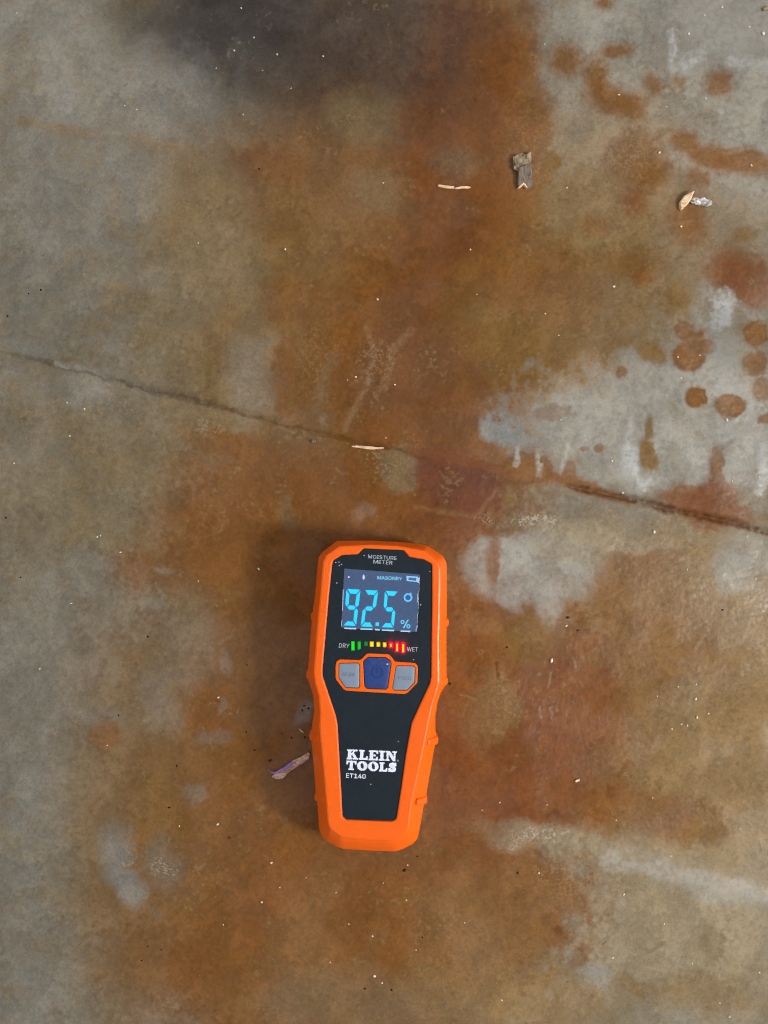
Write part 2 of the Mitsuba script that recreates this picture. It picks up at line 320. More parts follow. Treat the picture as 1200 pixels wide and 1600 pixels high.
def stain_colour(p, n, uv):
    u, v = p.x / UNIT + 600, 800 - p.y / UNIT
    r1, s1 = turn(u, v, 0.6)
    r2, s2 = turn(u, v, 1.15)
    a, b = fbm(r1 / 95, s1 / 95, 3.0, 3) - 0.5, fbm(r2 / 95, s2 / 95, 13.0, 3) - 0.5
    c, d = fbm(r1 / 26, s1 / 26, 5.0, 3) - 0.5, fbm(r2 / 26, s2 / 26, 25.0, 3) - 0.5
    e, g = fbm(r1 / 7.5, s1 / 7.5, 2.0, 2) - 0.5, fbm(r2 / 7.0, s2 / 7.0, 12.0, 2) - 0.5
    wu, wv = u + 42 * a + 20 * c + 6 * e, v + 42 * b + 20 * d + 6 * g
    su, sv = u + 9 * c + 4 * e, v + 9 * d + 4 * g
    col = mix(K['base'], K['olive'], smoothstep(-0.1, 0.3, a + 0.6 * c))
    col = mix(col, K['cool'], 0.6 * smoothstep(0.0, 0.25, b - 0.4 * d))
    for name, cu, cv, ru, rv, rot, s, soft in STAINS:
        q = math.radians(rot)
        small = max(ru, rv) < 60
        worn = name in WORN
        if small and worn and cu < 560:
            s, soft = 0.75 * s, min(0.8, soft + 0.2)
        fray = 0.2 * c if name in ('charcoal', 'dark') else (0.9 * c + 0.6 * e if name == 'blue' else 0.6 * c + 0.35 * e) if worn else 0.35 * c + 0.25 * e
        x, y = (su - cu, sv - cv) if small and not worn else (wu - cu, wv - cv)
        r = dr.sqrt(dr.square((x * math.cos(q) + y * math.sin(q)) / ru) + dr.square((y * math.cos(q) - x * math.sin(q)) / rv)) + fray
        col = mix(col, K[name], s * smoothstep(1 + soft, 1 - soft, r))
        if name == 'spot' and small and cv > 470:      # the tide line of a dried drop
            col = mix(col, K['dark'], 0.3 * s * smoothstep(0.62, 0.86, r) * smoothstep(1.08, 0.9, r))
    # cloudy drifts of iron in the surface, grain of the sand in it
    rusty = smoothstep(1.25, 2.2, col.x / dr.maximum(col.z, 1e-4) * 0.5)
    col = mix(col, K['dark'], 0.28 * rusty * smoothstep(0.05, 0.3, c + 0.7 * e))
    bright = smoothstep(0.03, 0.1, mi.luminance(col))
    col = mix(col, K['tan'], 0.14 * bright * (1 - rusty) * smoothstep(0.06, 0.34, d + 0.5 * g))
    col = mix(col, K['ochre'], 0.34 * bright * rusty * smoothstep(0.06, 0.34, d + 0.6 * g))
    f1 = noise(r1 / 1.9, s1 / 1.9, 8.0) - 0.5
    f2 = noise(r2 / 4.0, s2 / 4.0, 4.0) - 0.5
    col = col * (1 + 0.2 * f1 + 0.14 * f2 + 0.16 * (c - d) + 0.3 * e)
    # worn skin: crisp-edged flakes a shade lighter or darker than what is under them
    flake_ = fbm(r2 / 46 + 0.5 * e, s2 / 38, 51.0, 4)
    col = col * (1 + 0.10 * smoothstep(0.535, 0.56, flake_) - 0.07 * smoothstep(0.45, 0.425, flake_))
    # lime bloom and old adhesive in broken patches; ridge glints painted as pale specks
    crumb = fbm(r1 / 5.2, s1 / 5.2, 6.0, 2)
    col = mix(col, K['crumb'], 0.22 * smoothstep(0.6, 0.78, crumb) * smoothstep(0.05, 0.3, d + 0.5 * b))
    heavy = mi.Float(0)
    for cu, cv, ru, rv, h in RESIDUE_GLINT:
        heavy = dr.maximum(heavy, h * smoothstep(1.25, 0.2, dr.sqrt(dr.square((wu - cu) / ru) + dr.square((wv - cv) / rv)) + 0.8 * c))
    col = mix(col, mix(K['crumb'], K['lime_sheen'], smoothstep(0.4, 0.7, heavy)), 0.75 * heavy * smoothstep(0.5, 0.72, 0.4 * crumb + 0.6 * noise(r2 / 2.1, s2 / 2.1, 16.0)))
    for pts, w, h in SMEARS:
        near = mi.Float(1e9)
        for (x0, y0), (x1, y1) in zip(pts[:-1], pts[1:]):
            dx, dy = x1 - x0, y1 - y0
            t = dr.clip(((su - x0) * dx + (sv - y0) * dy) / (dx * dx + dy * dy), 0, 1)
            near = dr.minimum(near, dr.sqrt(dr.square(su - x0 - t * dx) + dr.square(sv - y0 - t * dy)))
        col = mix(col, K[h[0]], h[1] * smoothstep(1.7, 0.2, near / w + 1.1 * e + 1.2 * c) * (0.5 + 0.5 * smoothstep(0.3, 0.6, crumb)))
    # pinholes
    pin = smoothstep(0.975, 0.99, noise(r1 / 3.5, s1 / 3.5, 31.0))
    return mix(col, K['charcoal'], 0.7 * pin)


WORN = ('blue', 'pale', 'cool', 'olive', 'sand', 'tan')
# thin smears: dirt along the seam, lime and adhesive, wet highlights painted in white
SMEARS = [([(-10, 549), (60, 563)], 3, ('soil', .4)), ([(60, 563), (110, 575), (160, 588), (210, 603), (260, 617), (310, 628), (350, 637)], 3.6, ('soil', .7)), ([(350, 637), (450, 666), (560, 691), (610, 700)], 3.6, ('dark', .6)),
          ([(600, 699), (640, 708), (670, 718)], 3, ('dark', .7)), ([(888, 759), (930, 768), (1000, 782), (1050, 797), (1130, 813), (1200, 832)], 5, ('dark', .85)),
          ([(1048, 50), (1051, 80), (1049, 108)], 6, ('glint_white', .45)), ([(1072, 98), (1088, 90)], 13, ('glint_white', .4)), ([(1108, 36), (1150, 52), (1195, 50)], 34, ('pale', .75)),  # white streaks here and below are wet highlights put into the colour
          ([(1145, 95), (1220, 105)], 10, ('glint_white', .3)), ([(986, 655), (980, 690)], 5, ('glint_white', .35)), ([(979, 700), (984, 732)], 11, ('glint_white', .5)), ([(993, 735), (1003, 758), (1016, 752)], 6, ('glint_white', .5)), ([(1193, 700), (1186, 770)], 9, ('glint_white', .4)),
          ([(1130, 472), (1128, 500)], 16, ('glint_white', .7)), ([(1100, 450), (1086, 480), (1092, 510)], 10, ('pale', .5)), ([(1112, 458), (1150, 475), (1190, 500)], 7, ('pale', .5)), ([(1125, 510), (1135, 560)], 22, ('blue', .55)),
          ([(887, 690), (882, 715), (875, 738)], 3, ('lime_sheen', .6)), ([(808, 700), (803, 726)], 3.5, ('lime_sheen', .6)), ([(840, 705), (842, 740)], 4, ('lime_sheen', .7)), ([(573, 508), (584, 545), (578, 592), (553, 640), (538, 668)], 5, ('crumb', .25)),
          ([(640, 515), (612, 545), (606, 590), (590, 622)], 5, ('crumb', .2)), ([(520, 560), (505, 600), (495, 640)], 9, ('olive', .5)), ([(85, 568), (152, 583)], 3, ('lime_sheen', .5)), ([(640, 706), (700, 716), (790, 737)], 7, ('red', .6)), ([(650, 790), (690, 800), (745, 806), (776, 765)], 4, ('tan', .4)),
          ([(950, 1345), (1110, 1378), (1220, 1402)], 14, ('lime_sheen', .55)), ([(720, 1085), (742, 1094)], 1.8, ('tan', .7)), ([(783, 1059), (812, 1064)], 1.5, ('tan', .6)), ([(775, 1035), (778, 1060)], 2.0, ('dark', .7)),  # the first, wide streak is sheen on the low ridge, painted pale
          ([(842, 1105), (845, 1122)], 1.8, ('sand', .6)), ([(857, 1108), (861, 1122)], 1.8, ('sand', .6)), ([(858, 1073), (862, 1050)], 1.8, ('tan', .7)), ([(640, 118), (632, 145)], 3, ('dark', .7)), ([(455, 510), (455, 565)], 4, ('brown', .6)),
          ([(372, 80), (365, 110), (358, 135)], 5, ('charcoal', .45))]


def slab_bump(p, n, uv):
    u, v = p.x / UNIT + 600, 800 - p.y / UNIT
    r1, s1 = turn(u, v, 0.6)
    r2, s2 = turn(u, v, 1.15)
    r3, s3 = turn(u, v, 0.15)
    ripple = fbm(r3 / 22 + 0.6 * noise(r1 / 40, s1 / 40, 3.0), s3 / 6.5, 1.0, 2)
    return 0.75 * ripple + 0.45 * fbm(r1 / 6.0, s1 / 6.0, 2.0, 2) + 1.8 * fbm(r2 / 60, s2 / 45, 7.0, 2)


def slab_gloss(p, n, uv):
    u, v = p.x / UNIT + 600, 800 - p.y / UNIT
    r1, s1 = turn(u, v, 0.6)
    return 0.20 + 0.30 * fbm(r1 / 50, s1 / 50, 9.0, 3)


def slab_film(p, n, uv):
    # a film of damp and old sealer in patches over the slab
    u, v = p.x / UNIT + 600, 800 - p.y / UNIT
    r1, s1 = turn(u, v, 0.6)
    return smoothstep(0.36, 0.62, fbm(r1 / 75, s1 / 75, 19.0, 4))


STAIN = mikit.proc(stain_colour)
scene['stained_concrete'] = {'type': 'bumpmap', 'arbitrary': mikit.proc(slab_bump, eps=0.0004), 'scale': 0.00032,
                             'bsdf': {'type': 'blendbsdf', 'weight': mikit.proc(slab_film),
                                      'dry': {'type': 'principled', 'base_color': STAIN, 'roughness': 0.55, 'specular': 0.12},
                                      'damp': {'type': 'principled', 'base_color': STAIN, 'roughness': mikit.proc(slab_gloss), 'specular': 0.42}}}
put('concrete_floor', (floor_v, quads), 'stained_concrete', True, kind='structure', label='worn concrete slab with rust stains, dark patches and a long seam')

# ---------------------------------------------------------------- materials of the meter and the litter


def plastic(rgb, rough, spec=0.3, bump=0.00003, freq=2500, dust=0.0, seed=0.0):
    """Moulded plastic or rubber with a fine grain; dust: how much grey dust and rubbed specks lie on it."""
    colour = {'type': 'rgb', 'value': rgb}
    if dust:
        grey = srgb(150, 142, 130)
        colour = mikit.proc(lambda p, n, uv: mix(rgb, grey, dust * (smoothstep(0.45, 0.8, fbm(p.x * 260 + p.y * 120, p.y * 200 - p.x * 90, seed, 3)) * smoothstep(0.35, 0.8, noise(p.x * 3300, p.y * 3300, seed)) + 1.6 * smoothstep(0.80, 0.88, noise(p.x * 1500 + 0.5 * p.y * 1500, p.y * 1500, seed + 7)))))
    rr = mikit.proc(lambda p, n, uv: rough + 0.22 * (fbm(p.x * 170, p.y * 170, seed + 3, 3) - 0.5)) if dust else rough
    return {'type': 'bumpmap', 'arbitrary': mikit.proc(lambda p, n, uv: noise(p.x * freq, p.y * freq, p.z * freq), eps=0.0001), 'scale': bump,
            'bsdf': {'type': 'principled', 'base_color': colour, 'roughness': rr, 'specular': spec}}


def glow(rgb, weight=0.2):
    return {'emitter': {'type': 'area', 'radiance': {'type': 'rgb', 'value': list(rgb)}, 'sampling_weight': weight}}


scene['orange_rubber'] = plastic([0.86, 0.118, 0.001], 0.36, 0.4, dust=0.03, seed=1.0)
scene['orange_gloss'] = plastic([0.86, 0.122, 0.002], 0.38, 0.2)
scene['black_plastic'] = plastic([0.0105, 0.0175, 0.025], 0.42, 0.2, 0.00002, 3000, dust=0.012, seed=5.0)
scene['grey_rubber'] = plastic(srgb(124, 138, 156), 0.5, dust=0.08, seed=2.0)
scene['blue_rubber'] = plastic(srgb(38, 62, 122), 0.45, dust=0.04, seed=4.0)
scene['grey_mark'] = plastic(srgb(82, 88, 98), 0.55)
scene['blue_mark'] = plastic(srgb(28, 48, 104), 0.5)
scene['white_print'] = {'type': 'principled', 'base_color': {'type': 'rgb', 'value': srgb(218, 222, 240)}, 'roughness': 0.5}
scene['grey_print'] = {'type': 'principled', 'base_color': {'type': 'rgb', 'value': srgb(176, 184, 194)}, 'roughness': 0.5}
scene['screen_glass'] = {'type': 'principled', 'base_color': {'type': 'rgb', 'value': [0.02, 0.03, 0.05]}, 'roughness': 0.15}
scene['cover_glass'] = {'type': 'thindielectric'}
scene['lit_plastic'] = {'type': 'principled', 'base_color': {'type': 'rgb', 'value': [0.01, 0.01, 0.01]}, 'roughness': 0.4, 'specular': 0.1}

# ---------------------------------------------------------------- the moisture meter
M = 'moisture_meter'
labels[M] = {'label': 'orange and black handheld moisture meter with lit blue digital reading lying on the floor', 'category': 'moisture meter'}
Z_OUT, Z_RIDGE, Z_TOP, Z_PANEL = 0.017, 0.0300, 0.0312, 0.0303

OUTLINE = [(575, 845), (526, 845.5), (503, 863), (497, 872), (491.5, 930), (488.6, 952), (486.3, 974), (480.7, 1045), (477.6, 1056), (483.5, 1070), (488.6, 1088), (490.2, 1112), (487, 1134), (485.5, 1152),
           (490, 1205), (493, 1242), (495.8, 1262), (498, 1297), (501.5, 1306), (509, 1315.5), (524, 1324), (535, 1328), (580, 1331), (618, 1332), (629, 1328.5), (645, 1320.5), (652.5, 1312), (655, 1303),
           (662.5, 1261), (666.5, 1243), (679.5, 1168), (682, 1152), (680.5, 1135), (680.7, 1120), (684.4, 1098), (689.5, 1083), (698, 1069), (698.3, 1057), (698, 1007), (698.6, 965), (698.7, 930), (698.7, 884),
           (697, 876.5), (693.3, 870), (688.3, 866), (667, 852.5), (655, 850), (620, 847)]
RIDGE = [(575, 850), (530, 852.5), (509, 867), (503.5, 879), (499, 935), (496, 960), (493, 1000), (489, 1050), (491, 1066), (497, 1088), (499, 1112), (498, 1135), (500, 1160), (505, 1210), (508, 1245),
         (511, 1285), (515, 1296), (532, 1308), (560, 1312), (607, 1314), (622, 1310), (634, 1302), (640, 1293), (645, 1252), (657, 1200), (665, 1160), (671, 1130), (676, 1105), (683, 1083),
         (687.5, 1066), (687, 1000), (689, 920), (689, 888), (684.5, 877), (663, 859.5), (650, 857), (620, 852)]
PANEL = [(568, 857), (559.5, 866), (534, 867.5), (521, 875.5), (519, 882), (514, 930), (503.8, 1048), (504.3, 1057), (525, 1119), (527.5, 1132), (534, 1250), (535, 1275.5), (540.5, 1280.5), (600, 1283),
         (612.5, 1283), (618, 1280.5), (620, 1275.5), (627, 1230), (634, 1180), (643, 1130), (657, 1099), (671.5, 1068), (673.7, 1058), (675.2, 940), (675, 884), (673.3, 880.4), (661.7, 874), (651.7, 872.5), (639, 870), (631, 860.4), (627.5, 859.6)]

N = 640
start_px = (526, 845.5)
out = poly(OUTLINE, Z_OUT, 0.0012)
ridge = poly(RIDGE, Z_RIDGE, 0.002)
panel = poly(PANEL, Z_PANEL, 0.0005)


def ring_of(g, z_for_start):
    return resample(g.exterior, N, P(*start_px, z_for_start))


def zz(z):
    return BASE + z


o = ring_of(out, Z_OUT)
rg = ring_of(ridge, Z_RIDGE)
shell = [(ring_of(out.buffer(-0.004), Z_OUT), zz(0)), (ring_of(out.buffer(-0.0022), Z_OUT), zz(0.0006)), (ring_of(out.buffer(-0.0008), Z_OUT), zz(0.003)), (ring_of(out.buffer(-0.0001), Z_OUT), zz(0.009)),
         (o, zz(0.0155)), (ring_of(out.buffer(-0.00015), Z_OUT), zz(0.0166)), (ring_of(out.buffer(-0.0006), Z_OUT), zz(0.0174))]
last = shell[-1][0]
for t, k in ((0.25, 0.34), (0.5, 0.61), (0.75, 0.84), (0.92, 0.965)):
    shell.append((last * (1 - t) + rg * t, zz(0.0174 + (Z_RIDGE - 0.0174) * k)))
shell += [(rg, zz(Z_RIDGE))]
top_edge = ring_of(ridge.buffer(-0.0011), Z_RIDGE)
mid_edge = ring_of(ridge.buffer(-0.0004), Z_RIDGE)
shell += [(mid_edge, zz(Z_TOP - 0.0003)), (top_edge, zz(Z_TOP))]
hole0, hole1, hole2 = panel.buffer(0.00075), panel.buffer(0.00025), panel.buffer(0.00002)
h0, h1, h2 = (resample(g.exterior, N, P(568, 857, Z_PANEL)) for g in (hole0, hole1, hole2))
casing = trimesh.util.concatenate([loft(shell, cap_bottom=True),
                                   flat(Polygon(top_edge).difference(Polygon(h0)), zz(Z_TOP)),
                                   loft([(h0, zz(Z_TOP)), (h1, zz(Z_TOP - 0.00018)), (h2, zz(Z_TOP - 0.0006)), (h2, zz(Z_PANEL - 0.0004))])])
put(M + '__casing', casing, 'orange_rubber', 32, label='orange rubber casing with ribbed grips')
# grip ribs across the sloping sides
for (u, v, side, ln) in ((488.5, 964, -1, 9), (481, 1055, -1, 9), (486, 1151, -1, 8), (494, 1246, -1, 7), (698.5, 973, 1, 9), (697, 1064, 1, 9), (682, 1157, 1, 9), (665, 1250, 1, 8)):
    x, y = P(u, v, 0.0165)
    inx, iny = P(u - side * 13, v + 1.5, 0.0265)
    h = ln * UNIT * 0.5
    pts = []
    for (cx, cy, cz, r) in ((x - side * .0006, y, 0.010, .0015), (x - side * .0006, y, 0.0163, .0015), ((x + inx) / 2 - side * .0006, (y + iny) / 2, 0.0232, .0014), (inx, iny, 0.0282, .0008)):
        for e in (-1, 1):
            s = trimesh.creation.icosphere(2, r)
            s.apply_translation([cx, cy + e * h * 0.55, zz(cz)])
            pts.append(s.vertices)
    put(M + '__casing__grip_rib', trimesh.convex.convex_hull(np.vstack(pts)), 'orange_rubber', True)

put(M + '__faceplate', flat(panel.buffer(0.0002), zz(Z_PANEL)), 'black_plastic', False)


def on_panel(pts, r=0.0, z=Z_PANEL):
    return poly(pts, z, r)


def A(x, y):       # the part of the face around the buttons, measured in a finer plan
    return 510 + x * 0.13333, 990 + y * 0.13333


def D(x, y):       # the display, measured in a finer plan
    return 520 + x * 0.13333, 880 + y * 0.13333


# display
lcd = on_panel([(538, 888.5), (656, 897.5), (652, 987.5), (533, 981.5)])
put(M + '__display', prism(lcd, zz(Z_PANEL - .0002), zz(Z_PANEL + .00008), .00005, 60), 'screen_glass', 20, label='small backlit display reading 92.5 percent', **glow([0.018, 0.054, 0.15]))
ZD = Z_PANEL + 0.00008
CY, ICE = [0.0, 0.78, 1.15], [0.45, 0.72, 0.95]
BLUE = [0.015, 0.09, 0.36]


def lit(name, g, rgb, lift=0.00006, label=None):
    m = trimesh.util.concatenate([trimesh.creation.extrude_polygon(q, lift, engine='earcut') for q in get_parts(g)])
    m.apply_translation([0, 0, zz(ZD) + 0.00001])
    return put(f'{M}__display__{name}', m, 'lit_plastic', False, label=label, **glow(rgb))


SEG = {'a': [(.06, 0), (.97, 0), (.74, .125), (.30, .125)], 'f': [(0, .03), (.24, .15), (.26, .42), (.13, .485), (.02, .42)], 'b': [(1, .03), (1, .42), (.86, .485), (.74, .42), (.77, .15)],
       'g': [(.19, .50), (.32, .445), (.68, .445), (.81, .50), (.68, .56), (.32, .56)], 'e': [(0, .97), (.02, .58), (.14, .515), (.27, .58), (.25, .86)], 'c': [(1, .97), (.76, .86), (.74, .58), (.86, .515), (1, .58)],
       'd': [(.04, 1), (.29, .885), (.72, .885), (.96, 1)]}


def digit(corners, segs):
    tl, tr, br, bl = [np.array(D(*c)) for c in corners]
    shapes = []
    for s in segs:
        shapes.append(on_panel([tuple((tl * (1 - x) + tr * x) * (1 - y) + (bl * (1 - x) + br * x) * y) for x, y in SEG[s]], 0.00006, ZD))
    halo = union_all([g.buffer(0.00032) for g in shapes])
    m = flat(halo, zz(ZD) + 0.00002)
    put(f'{M}__display__segment_halo', m, 'lit_plastic', False, **glow([0.02, 0.13, 0.32]))
    for g in shapes:
        lit('digit_segment', g, CY)


digit([(160, 300), (325, 312), (272, 738), (122, 728)], 'abfgcd')
digit([(372, 314), (532, 322), (472, 748), (326, 742)], 'abged')
digit([(612, 324), (762, 334), (712, 756), (570, 750)], 'afgcd')
lit('decimal_point', on_panel([D(*c) for c in ((503, 694), (542, 696), (540, 738), (501, 736))], 0.00012, ZD), CY)
for (x0, x1, y) in ((135, 275, 764), (325, 465, 772), (495, 550, 778), (577, 720, 786), (795, 910, 797)):
    lit('underline', on_panel([D(x0, y - 8), D(x1, y - 4), D(x1 - 2, y + 13), D(x0 - 2, y + 8)], 0.00004, ZD), ICE)
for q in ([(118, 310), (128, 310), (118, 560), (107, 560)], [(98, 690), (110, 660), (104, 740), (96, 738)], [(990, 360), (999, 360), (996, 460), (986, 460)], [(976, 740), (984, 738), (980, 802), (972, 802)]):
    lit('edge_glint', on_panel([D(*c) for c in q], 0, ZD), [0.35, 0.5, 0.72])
c0 = Point(*P(*D(882, 403), ZD))
ring = c0.buffer(0.0021).difference(c0.buffer(0.0013))
tick = on_panel([D(890, 372), D(915, 342), D(926, 356), D(905, 385)], 0, ZD)
lit('moisture_icon', union_all([ring, tick]), [0.12, 0.62, 1.0])
lit('moisture_icon', c0.buffer(0.00125), BLUE)
pc = [Point(*P(*D(817, 690), ZD)), Point(*P(*D(886, 740), ZD))]
lit('percent_sign', union_all([q.buffer(0.00098).difference(q.buffer(0.00048)) for q in pc] + [on_panel([D(874, 664), D(892, 664), D(838, 762), D(820, 762)], 0, ZD)]), [0.14, 0.66, 1.0])
lit('battery_icon', on_panel([D(864, 148), D(1000, 160), D(998, 172), D(1016, 172), D(1010, 232), D(992, 230), D(990, 222), D(866, 208)], 0.0001, ZD), [0.35, 0.66, 0.95])
m = flat(on_panel([D(888, 166), D(980, 174), D(976, 208), D(886, 196)], 0, ZD), zz(ZD) + 0.00013)
put(M + '__display__battery_charge', m, 'lit_plastic', False, **glow([0.01, 0.14, 0.42]))
lit('status_dot', Point(*P(*D(187, 163), ZD)).buffer(0.00045), [0.6, 0.75, 0.95])
lit('status_drop', on_panel([D(360, 130), D(374, 150), D(374, 180), D(360, 198), D(349, 180), D(350, 150)], 0.0001, ZD), [0.6, 0.75, 0.95])


def text_shape(text, height, bold=False):
    """Lettering as a mesh scaled to a given cap height, starting at the origin, and its width."""
    m = meshkit.text_mesh(text, height, 0.00004, bold)
    m.apply_translation([-m.bounds[0][0], -m.bounds[0][1], 0])
    return m


def write(key, text, a, b, cap, bsdf, z, bold=False, label=None, **more):
    """Writes text with its baseline from plan point a to plan point b, capitals cap units tall."""
    x0, y0 = P(*a, z)
    x1, y1 = P(*b, z)
    m = text_shape(text, 0.01, bold)
    w, h = m.extents[0], m.extents[1]
    k = math.hypot(x1 - x0, y1 - y0)
    m.apply_scale([k / w, cap * UNIT * (CAM - z) / CAM / h, 1])
    m.apply_transform(trimesh.transformations.rotation_matrix(math.atan2(y1 - y0, x1 - x0), [0, 0, 1]))
    m.apply_translation([x0, y0, zz(z) + 0.00001])
    return put(key, m, bsdf, False, label=label, **more)


write(M + '__display__mode_word', 'MASONRY', D(520, 190), D(812, 204), 5.6, 'lit_plastic', ZD, True, **glow([0.2, 0.68, 1.0]))

glass = on_panel([(538, 888.5), (656, 897.5), (652, 987.5), (533, 981.5)])
put(M + '__display__cover_glass', flat(glass, zz(Z_PANEL + .0005)), 'cover_glass', False)

# indicator lights
LEDS = [(310, 145, 44, 112, 'g'), (385, 145, 40, 104, 'g2'), (462, 121, 44, 54, 'g3'), (532, 125, 50, 66, 'y'), (608, 128, 46, 60, 'y'), (682, 131, 44, 60, 'y'), (755, 136, 42, 56, 'r'), (828, 160, 40, 106, 'r'), (898, 168, 44, 114, 'r')]
COL = {'g': ([0.0, 0.95, 0.0], [0.0, 0.55, 0.0]), 'g2': ([0.0, 0.6, 0.01], [0.0, 0.42, 0.0]), 'g3': ([0.0, 0.26, 0.03], [0.0, 0.17, 0.02]), 'y': ([2.2, 1.05, 0.0], [0.9, 0.32, 0.0]), 'r': ([30.0, 0.75, 0.0], [90.0, 0.0, 0.08])}
for (x, y, w, h, c) in LEDS:
    s = 0.045 * (w / 2)
    tap = 0.35 if c == 'g2' else 0
    q = on_panel([A(x - w / 2, y - h / 2), A(x + w / 2, y - h / 2 + s), A(x + w / 2, y + h / 2 * (1 - tap)), A(x - w / 2 + 1, y + h / 2)], 0.0004)
    key = put(M + '__indicator_light', prism(q, zz(Z_PANEL - .0002), zz(Z_PANEL + (.0010 if c == 'r' else .00035)), .00012, 60), 'lit_plastic', 30, **glow(COL[c][1], 6.0 if c == 'r' else 0.2))
    core = q.buffer(-0.00042)
    put(key + '__glowing_core', flat(core, zz(Z_PANEL + (.00102 if c == 'r' else .00037))), 'lit_plastic', False, **glow(COL[c][0]))

# buttons
frame = [(105, 380), (118, 325), (155, 302), (385, 310), (412, 298), (468, 240), (492, 232), (722, 242), (752, 262), (802, 330), (1035, 345), (1066, 372), (1070, 420), (1064, 582), (955, 690), (918, 710), (228, 670), (195, 648), (112, 540), (105, 505)]
mode = [(160, 350), (368, 345), (386, 375), (386, 622), (372, 636), (224, 630), (146, 516), (146, 370)]
hold = [(836, 378), (1014, 380), (1037, 402), (1031, 572), (941, 662), (790, 660), (776, 640), (815, 395)]
power = [(490, 278), (692, 282), (747, 318), (756, 350), (716, 632), (692, 651), (474, 641), (449, 616), (434, 335), (450, 310)]
gap = [on_panel([A(*c) for c in q], 0.00035).buffer(0.00022) for q in (mode, hold, power)]
fr = on_panel([A(*c) for c in frame], 0.0006)
for g in gap:
    fr = fr.difference(g)
put(M + '__button_frame', prism(fr, zz(Z_PANEL - .0001), zz(Z_PANEL + .0006), .00025, 160), 'orange_gloss', 30)
for name, q, mat in (('mode_button', mode, 'grey_rubber'), ('hold_button', hold, 'grey_rubber'), ('power_button', power, 'blue_rubber')):
    put(f'{M}__{name}', prism(on_panel([A(*c) for c in q], 0.0004), zz(Z_PANEL - .0001), zz(Z_PANEL + .0009 - .00025), .00038, 120, .00025), mat, 30, label=f'{"blue" if "power" in name else "grey"} push button marked with ' + {'mode': 'MODE', 'hold': 'HOLD', 'powe': 'a power symbol'}[name[:4]])
ZB = Z_PANEL + .0009
write(M + '__mode_button__lettering', 'MODE', A(190, 497), A(335, 504), 5.6, 'grey_mark', ZB)
write(M + '__hold_button__lettering', 'HOLD', A(845, 537), A(992, 546), 5.6, 'grey_mark', ZB)
pcx = Point(*P(*A(590, 455), ZB))
sym = pcx.buffer(0.0029).difference(pcx.buffer(0.0022)).difference(sbox(pcx.x - .0012, pcx.y, pcx.x + .0012, pcx.y + .005))
sym = affinity.rotate(union_all([sym, sbox(pcx.x - .0003, pcx.y - .0004, pcx.x + .0003, pcx.y + .0036)]), -4, origin=pcx)
m = trimesh.util.concatenate([trimesh.creation.extrude_polygon(q, 0.00012, engine='earcut') for q in get_parts(sym)])
m.apply_translation([0, 0, zz(ZB)])
put(M + '__power_button__symbol', m, 'blue_mark', False)

# print on the face
def E(x, y):
    return 530 + x * 0.116667, 860 + y * 0.116667


def L(x, y):
    return 520 + x * 0.116667, 1150 + y * 0.116667


write(M + '__title_lettering', 'MOISTURE', E(385, 106), E(768, 131), 5.8, 'grey_print', Z_PANEL)
write(M + '__title_lettering', 'METER', E(457, 176), E(712, 192), 5.8, 'grey_print', Z_PANEL)
write(M + '__scale_lettering', 'DRY', A(145, 164), A(268, 172), 6.6, 'grey_print', Z_PANEL)
write(M + '__scale_lettering', 'WET', A(944, 208), A(1070, 214), 6.6, 'grey_print', Z_PANEL)
write(M + '__model_lettering', 'ET140', L(175, 564), L(440, 578), 7.4, 'white_print', Z_PANEL, True)


def R(*b):
    return sbox(*b)


def slab_letters():
    """Heavy slab-serif capitals, one unit tall."""
    pg = Polygon
    sf = 0.15
    d = {}
    d['I'] = (union_all([R(.13, 0, .42, 1), R(0, 0, .55, sf), R(0, 1 - sf, .55, 1)]), .55)
    d['L'] = (union_all([R(.1, 0, .40, 1), R(0, 1 - sf, .52, 1), R(0, 0, .82, sf + .03), pg([(.82, 0), (.82, .40), (.70, .40), (.60, .1), (.60, 0)])]), .84)
    d['E'] = (union_all([R(.1, 0, .40, 1), R(0, 0, .86, sf), R(0, 1 - sf, .86, 1), R(.3, .42, .66, .56), pg([(.86, 0), (.86, .36), (.75, .36), (.64, .1), (.64, 0)]), pg([(.86, 1), (.86, .66), (.75, .66), (.64, .9), (.64, 1)])]), .88)
    d['N'] = (union_all([R(.1, 0, .26, 1), R(.76, 0, .92, 1), pg([(.06, 1), (.40, 1), (.92, .12), (.92, 0), (.70, 0)]), R(0, 0, .38, sf), R(0, 1 - sf, .36, 1), R(.62, 1 - sf, 1.04, 1)]), 1.04)
    d['K'] = (union_all([R(.1, 0, .40, 1), R(0, 0, .52, sf), R(0, 1 - sf, .52, 1), pg([(.34, .34), (.34, .52), (.66, .92), (.84, .92)]), pg([(.46, .58), (.62, .70), (1.02, .06), (.70, .06)]), R(.60, 0, 1.06, sf), R(.58, 1 - sf, .98, 1)]), 1.06)
    d['T'] = (union_all([R(.35, 0, .65, 1), R(.22, 0, .78, sf), R(0, 1 - sf, 1, 1), pg([(0, 1), (0, .60), (.11, .60), (.22, .88), (.22, 1)]), pg([(1, 1), (1, .60), (.89, .60), (.78, .88), (.78, 1)])]), 1.0)
    ov = affinity.scale(Point(0, 0).buffer(1, 24), .52, .52)
    d['O'] = (affinity.translate(ov.difference(affinity.rotate(affinity.scale(Point(0, 0).buffer(1, 24), .17, .33), 12)), .52, .5), 1.04)
    arc = LineString([(.66, .74), (.54, .86), (.38, .875), (.22, .80), (.20, .68), (.32, .58), (.52, .46), (.64, .34), (.60, .19), (.42, .12), (.25, .15), (.14, .28)])
    d['S'] = (union_all([arc.buffer(.145, 8), R(.66, .62, .78, 1.0), R(.02, .0, .13, .38)]).intersection(R(-.1, -.02, .9, 1.02)), .80)
    return d


